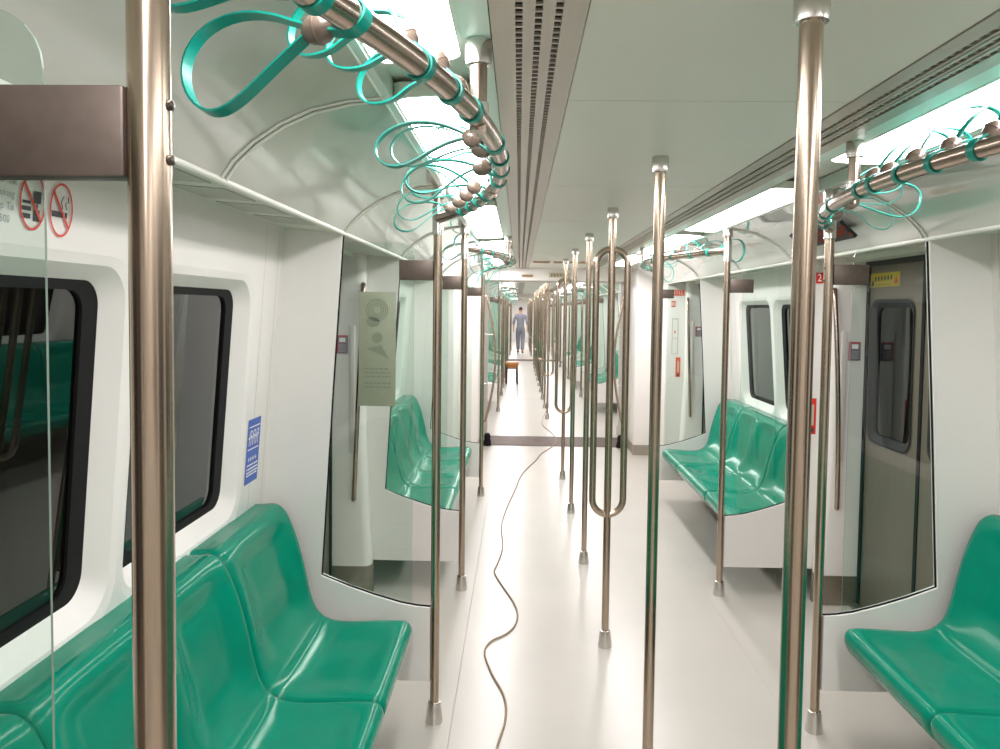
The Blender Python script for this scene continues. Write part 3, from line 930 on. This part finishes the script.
# red number plates and orange stickers on the back of the right partitions
for di, (d, k) in enumerate(((P, 0), (2*P, 0), (11.2, 1))):
    y = d+HALF-(.0165 if di != 1 else .0140)
    W = ['first', 'second', 'farthest'][di]
    o = MB().box(1.128, 1.252, y-.002, y, 1.788, 1.850, .0006)
    zc = 1.79 if di == 0 else 1.785
    o = MB().box(1.132, 1.258, y-.002, y, zc-.03, zc+.03, .0006).build('number_plate', M['red'] if di == 0 else M['orange'], None, (1.195, y, zc)); o.location = (1.195, y, zc)
    text_part('number', '1112', .058, M['white'], lambda a, b: (1.195+a, y-.003, zc+b), o, (1.195, y, zc), bold=.0006, squash=.80)
    tag(o, 'red plate with white number 1112 beside the %s right doorway' % W, 'number plate')
    o = MB().box(1.186, 1.234, y-.002, y, .925, 1.125, .0006).build('warning_sticker', M['orange'] if di else M['red'], None, (1.21, y, 1.02)); o.location = (1.21, y, 1.02)
    b = MB(); g = flat(y-.0025, 1.21, 1.02); quad(b, g, -.012, .012, -.085, -.06); b.build('symbol', M['black'], o, (1.21, y, 1.02), smooth=0)
    b = MB(); quad(b, g, -.008, .012, -.045, .07); b.build('print', M['beige'], o, (1.21, y, 1.02), smooth=0)
    tag(o, 'upright orange red sticker low beside the %s right doorway' % W, 'sticker')
    if di == 1:
        o = MB().box(1.130, 1.172, y-.002, y, 1.64, 1.70, .0006).build('emergency_label', M['orange'], None, (1.151, y, 1.67)); o.location = (1.151, y, 1.67)
        b = MB(); g = flat(y-.0025, 1.151, 1.67)
        for q in (-.012, .0, .012): quad(b, g, q-.003, q+.003, -.018, .018)
        b.build('print', M['white'], o, (1.151, y, 1.67), smooth=0)
        tag(o, 'small square orange label under the second doorway number plate', 'sticker')
        hb = MB()
        for a0, a1, b0, b1 in ((1.142, 1.205, 1.515, 1.522), (1.142, 1.146, 1.16, 1.52), (1.20, 1.204, 1.16, 1.52), (1.142, 1.205, 1.16, 1.164), (1.142, 1.205, 1.32, 1.324)):
            hb.box(a0, a1, y-.003, y, b0, b1)
        o = hb.build('equipment_hatch', M['recess'], None, (1.17, y, 1.34)); o.location = (1.17, y, 1.34)
        MB().box(1.166, 1.176, y-.004, y, 1.37, 1.40, .001).build('hatch_lock', M['orange'], o, (1.17, y, 1.34))
        tag(o, 'thin outlined equipment hatch between two orange stickers', 'hatch')

# yellow sticker on the far leaf of the first right door
r = empty('door_sticker', (1.449, P+.40, 1.795)); off = (1.449, P+.40, 1.795)
f = lambda a, b: (1.4485, P+.40-a, 1.772+b); f1 = lambda a, b: (1.4475, P+.40-a, 1.772+b)
quad(MB(), f, -.165, .165, -.036, .036).build('sticker_sheet', M['yellow'], r, off, smooth=0)
b = MB()
for i in range(6): 
    x = -.10+i*.034; quad(b, f1, x, x+.014, -.006+.001*i, .018+.001*i); quad(b, f1, x-.004, x+.018, .006, .010)
b.add([f1(-.145, -.028), f1(-.108, -.028), f1(-.124, .006)], [(0, 1, 2)])
b.build('sticker_print', M['black'], r, off, smooth=0)
b = MB(); b.add([f1(.108, -.022), f1(.145, -.022), f1(.126, .02)], [(0, 1, 2)]); b.build('red_triangle', M['red'], r, off, smooth=0)
b = MB(); [quad(b, f1, -.08+q*.03, -.06+q*.03, -.026, -.023) for q in range(5)]; b.build('small_print', M['black'], r, off, smooth=0)
tag(r, 'yellow warning sticker at the top of the dark right door leaf', 'sticker')

# LED display over the first right doorway
r = empty('led_display', (.965, 3.58, 1.95)); off = (.965, 3.58, 1.95)
dirv = Vector((1.002-.925, 0, 1.917-1.987)).normalized(); nv = Vector((dirv.z, 0, -dirv.x))
base = Vector((.925, 0, 1.985))
def ldf(dep): return lambda a, b: tuple(base+dirv*a+nv*dep+Vector((0, b, 0)))
poly = [(0, 3.30), (.095, 3.30), (.095, 3.9), (0, 3.9)]
MB().prism(poly, ldf(.006), ldf(-.01)).build('housing', M['screen'], r, off, smooth=0)
b = MB()
for i in range(9):
    yy = 3.86-i*.066
    for row in range(4):
        for c in range(3):
            if random.random() < .72:
                a0 = .020+row*.015; y0 = yy-c*.016
                b.add([ldf(.0075)(a0, y0), ldf(.0075)(a0+.011, y0), ldf(.0075)(a0+.011, y0-.012), ldf(.0075)(a0, y0-.012)], [(0, 1, 2, 3)])
b.build('lit_characters', M['led'], r, off, smooth=0)
tag(r, 'dark display with orange lit characters over the first right doorway', 'display')

# header signs over the gangway
o = MB().box(-.082, .165, 8.925, 8.952, 1.968, 2.024, .004).build('destination_sign', M['beige'], None, (.04, 8.94, 1.99)); o.location = (.04, 8.94, 1.99)
b = MB(); g = flat(8.924, .04, 1.996)
for i in range(6):
    x = -.10+i*.034; quad(b, g, x, x+.024, -.016, -.010); quad(b, g, x, x+.022, .006, .012); quad(b, g, x+.008, x+.013, -.016, .016); quad(b, g, x, x+.005, -.016, .004*(i % 3))
b.build('sign_characters', M['black'], o, (.04, 8.94, 1.99), smooth=0)
tag(o, 'beige sign with dark characters above the gangway, in the middle', 'sign')
o = MB().box(-.40, -.265, 8.925, 8.952, 1.968, 1.998, .004).build('header_sign', M['brown'], None, (-.33, 8.94, 1.98)); o.location = (-.33, 8.94, 1.98)
b = MB(); g = flat(8.924, -.33, 1.983)
for i in range(5): quad(b, g, -.055+i*.023, -.04+i*.023, -.008, .008)
b.build('sign_characters', M['black'], o, (-.33, 8.94, 1.98), smooth=0)
tag(o, 'small brown strip sign above the gangway, at the left', 'sign')

# ------------------------------------------------------------------ gangway fittings
for s in (-1, 1):
    r = empty('gangway_handle', (s*.80, 9.25, .3)); off = (s*.80, 9.25, .3)
    pts = []
    for i in range(25):
        t = i/24; z = .28+1.46*t; pts.append((s*(.80-.105*math.sin(PI*t)), 9.02, z))
    MB().tube([(s*.86, 9.02, .25)]+pts+[(s*.86, 9.02, 1.77)], .014, 10).build('bowed_bar', M['railsteel'], r, off, smooth=70)
    for z in (.72, 1.30): MB().tube([(s*.86, 9.02, z), (s*(.80-.105*math.sin(PI*(z-.28)/1.46)), 9.02, z)], .008, 8).build('bar_bracket', M['bright'], r, off)
    tag(r, 'bowed steel grab bar on the %s of the gangway opening' % SIDE[s], 'grab bar')
    bt = MB().lathe([(.055, 0), (.058, .01), (.052, .05), (.040, .08), (.045, .10), (.040, .13), (.022, .145)], n=16)
    for i, v in enumerate(bt.v): bt.v[i] = (v[0]*.85, v[1], v[2])
    o = bt.build('rubber_boot', M['gasket']); o.location = (s*.775, 8.93, .004)
    tag(o, 'black rubber boot at the %s foot of the gangway opening' % SIDE[s], 'rubber boot')

# ------------------------------------------------------------------ cable on the floor
pts = [(-.50, 2.3), (-.485, 2.55), (-.48, 2.727), (-.452, 2.93), (-.462, 3.1), (-.52, 3.3), (-.560, 3.50), (-.535, 3.62), (-.47, 3.70), (-.425, 3.80), (-.408, 3.95),
       (-.43, 4.12), (-.50, 4.38), (-.55, 4.60), (-.535, 4.76), (-.51, 5.1), (-.53, 5.6), (-.50, 6.1), (-.44, 6.7), (-.37, 7.4), (-.22, 8.1), (-.16, 8.45), (-.02, 8.9), (.05, 9.3),
       (.02, 9.9), (-.08, 10.6), (-.02, 11.6), (.12, 13), (.22, 15), (.25, 18)]
cp2 = catmull(pts, 8)
o = MB().tube([(x, y, .006 if not 8.9 < y < 9.68 else .014) for x, y in cp2], .0045, 8).build('floor_cable', M['cord'], smooth=70)
tag(o, 'thin tan cable snaking along the pale floor of the aisle', 'cable')

# ------------------------------------------------------------------ stool
r = empty('stool', (-.565, 16.4, 0)); r.rotation_euler = (0, 0, .08)
MB().box(-.135, .135, -.16, .16, .40, .475, .014).build('stool_seat', M['wood'], r)
MB().box(-.115, .115, -.14, .14, .345, .40, .004).build('apron', M['wood'], r)
for sx in (-1, 1):
    for sy in (-1, 1):
        MB().tube([(sx*.105, sy*.14, .44), (sx*.118, sy*.152, 0)], .014, 8).build('leg', M['stoolleg'], r)
st = MB()
for sy in (-1, 1): st.tube([(-.108, sy*.143, .34), (.108, sy*.143, .34)], .008, 8)
for sx in (-1, 1): st.tube([(sx*.109, -.143, .30), (sx*.109, .143, .30)], .008, 8)
st.build('stretcher', M['stoolleg'], r)
tag(r, 'small stool with pale wooden seat and dark legs in the aisle', 'stool')

# ------------------------------------------------------------------ person walking away
def skin_obj(name, verts, edges, radii, m, parent=None, root=0, sub=2):
    me = bpy.data.meshes.new(name); me.from_pydata(verts, edges, [])
    o = bpy.data.objects.new(name, me); COL.objects.link(o)
    sk = o.modifiers.new('skin', 'SKIN'); sk.use_smooth_shade = True
    if not me.skin_vertices: me.attributes  # layer comes with the modifier
    lay = me.skin_vertices[0].data
    for i, rr in enumerate(radii):
        lay[i].radius = rr if isinstance(rr, tuple) else (rr, rr); lay[i].use_root = (i == root)
    ss = o.modifiers.new('sub', 'SUBSURF'); ss.levels = sub; ss.render_levels = sub
    me.materials.append(m)
    if parent: o.parent = parent
    return o
def person():
    r = empty('person', (-.37, 28.0, 0))
    V = []; E = []; Rr = []
    def ch(prev, pts):
        idx = prev
        out = []
        for (p, rad) in pts:
            V.append(p); Rr.append(rad); i = len(V)-1
            if idx is not None: E.append((idx, i))
            idx = i; out.append(i)
        return out
    t = ch(None, [((0, 0, .90), (.125, .09)), ((0, .01, 1.02), (.115, .085)), ((0, .01, 1.16), (.125, .09)), ((0, 0, 1.30), (.145, .095)), ((0, .0, 1.40), (.10, .075)), ((0, .005, 1.475), (.05, .05)), ((0, .02, 1.53), (.062, .075)), ((0, .025, 1.60), (.072, .088)), ((0, .02, 1.665), (.055, .065))])
    nose = ch(t[6], [((0, .112, 1.565), .013)])
    for s in (-1, 1):
        ch(t[7], [((s*.078, .0, 1.575), (.012, .02))])
        a = ch(t[3], [((s*.165, 0, 1.37), .052), ((s*.21, -.01 if s < 0 else .0, 1.25), .044), ((s*.245, -.03 if s < 0 else -.04, 1.10), .037), ((s*.255, .02 if s < 0 else .03, .98), .030), ((s*.25, .06 if s < 0 else .07, .88), .023), ((s*.25, .075 if s < 0 else .085, .81), (.028, .016))])
        hx, hy, hz = V[a[-1]]
        for f in range(4): ch(a[-1], [((hx-s*.004, hy-.027+f*.018+.008, hz-.05), .0085), ((hx-s*.016, hy-.024+f*.018+.012, hz-.082-(.006 if f in (1, 2) else 0)), .007)])
        ch(a[-2], [((hx-s*.014, hy+.035, hz+.005), .009), ((hx-s*.018, hy+.045, hz-.03), .008)])
        back = s > 0
        ch(t[0], [((s*.085, 0, .85), .088), ((s*.085, .05 if not back else -.01, .50), .058), ((s*.08, .04 if not back else -.14, .28), .052), ((s*.078, .06 if not back else -.24, .09), .036), ((s*.085, .17 if not back else -.13, .035), (.034, .026))])
    skin_obj('body', V, E, Rr, M['skin'], r)
    # shirt
    V, E, Rr = [], [], []
    t = ch(None, [((0, 0, .86), (.152, .122)), ((0, 0, .95), (.146, .114)), ((0, .01, 1.04), (.136, .105)), ((0, .01, 1.16), (.142, .107)), ((0, 0, 1.30), (.16, .112)), ((0, .0, 1.41), (.10, .085)), ((0, .0, 1.46), (.062, .06))])
    for s in (-1, 1): ch(t[4], [((s*.17, 0, 1.36), .068), ((s*.215, -.01 if s < 0 else 0, 1.25), .062), ((s*.245, -.03 if s < 0 else -.04, 1.11), .055), ((s*.252, .0, 1.03), .048)])
    skin_obj('shirt', V, E, Rr, M['shirt'], r)
    V, E, Rr = [], [], []
    t = ch(None, [((0, 0, .88), (.142, .112)), ((0, 0, 1.0), (.130, .100))])
    for s in (-1, 1):
        back = s > 0
        ch(t[0], [((s*.085, 0, .83), .105), ((s*.085, .05 if not back else -.01, .50), .08), ((s*.08, .04 if not back else -.14, .28), .07), ((s*.078, .058 if not back else -.23, .11), .064)])
    skin_obj('trousers', V, E, Rr, M['trousers'], r)
    for s in (-1, 1):
        back = s > 0
        by = .06 if not back else -.25
        V, E, Rr = [], [], []
        ch(None, [((s*.078, by, .055), (.046, .04)), ((s*.082, by+.08, .04), (.046, .035)), ((s*.088, by+.16, .032), (.036, .026))])
        skin_obj('shoe', V, E, Rr, M['shoe'], r)
    V, E, Rr = [], [], []
    ch(None, [((0, -.035, 1.545), (.058, .035)), ((0, -.025, 1.61), (.078, .07)), ((0, .01, 1.672), (.074, .082))])
    skin_obj('hair', V, E, Rr, M['hair'], r)
    for s in (-1, 1): MB().lathe([(.001, -.008), (.008, -.004), (.009, 0), (.008, .004), (.001, .008)], (s*.028, .098, 1.60), 8).build('eye', M['black'], r)
    tag(r, 'person in grey blue shirt and trousers walking away down the aisle', 'person')
person()

# ------------------------------------------------------------------ camera, world, view
yaw, pitch, roll, F, SH = -.0245, .048, .0121, 770., -28.76
def rotm():
    c, s = math.cos(yaw), math.sin(yaw); A = Matrix(((c, -s, 0), (s, c, 0), (0, 0, 1)))
    c, s = math.cos(pitch), math.sin(pitch); B = Matrix(((1, 0, 0), (0, c, -s), (0, s, c)))
    return B @ A
R = rotm(); ri, fw, up = R[0].copy(), R[1].copy(), R[2].copy()
c, s = math.cos(roll), math.sin(roll)
r2 = ri*c+up*s; u2 = -ri*s+up*c
cam = bpy.data.cameras.new('camera'); co = bpy.data.objects.new('camera', cam); COL.objects.link(co)
mw = Matrix((( r2.x, u2.x, -fw.x, -.42), (r2.y, u2.y, -fw.y, 0), (r2.z, u2.z, -fw.z, 1.6), (0, 0, 0, 1)))
co.matrix_world = mw
cam.sensor_width = 36; cam.lens = F/1000*36; cam.shift_y = SH/1000; cam.clip_start = .02; cam.clip_end = 200
SC.camera = co
w = bpy.data.worlds.new('world'); SC.world = w; w.use_nodes = True
bg = w.node_tree.nodes['Background']; bg.inputs[0].default_value = (.05, .05, .055, 1); bg.inputs[1].default_value = .4
SC.view_settings.view_transform = 'Standard'; SC.view_settings.look = 'None'
SC.view_settings.exposure = 0.0; SC.view_settings.gamma = 1; SC.view_settings.use_curve_mapping = False
SC.cycles.max_bounces = 14; SC.cycles.diffuse_bounces = 8; SC.cycles.transparent_max_bounces = 24
SC.cycles.use_denoising = True
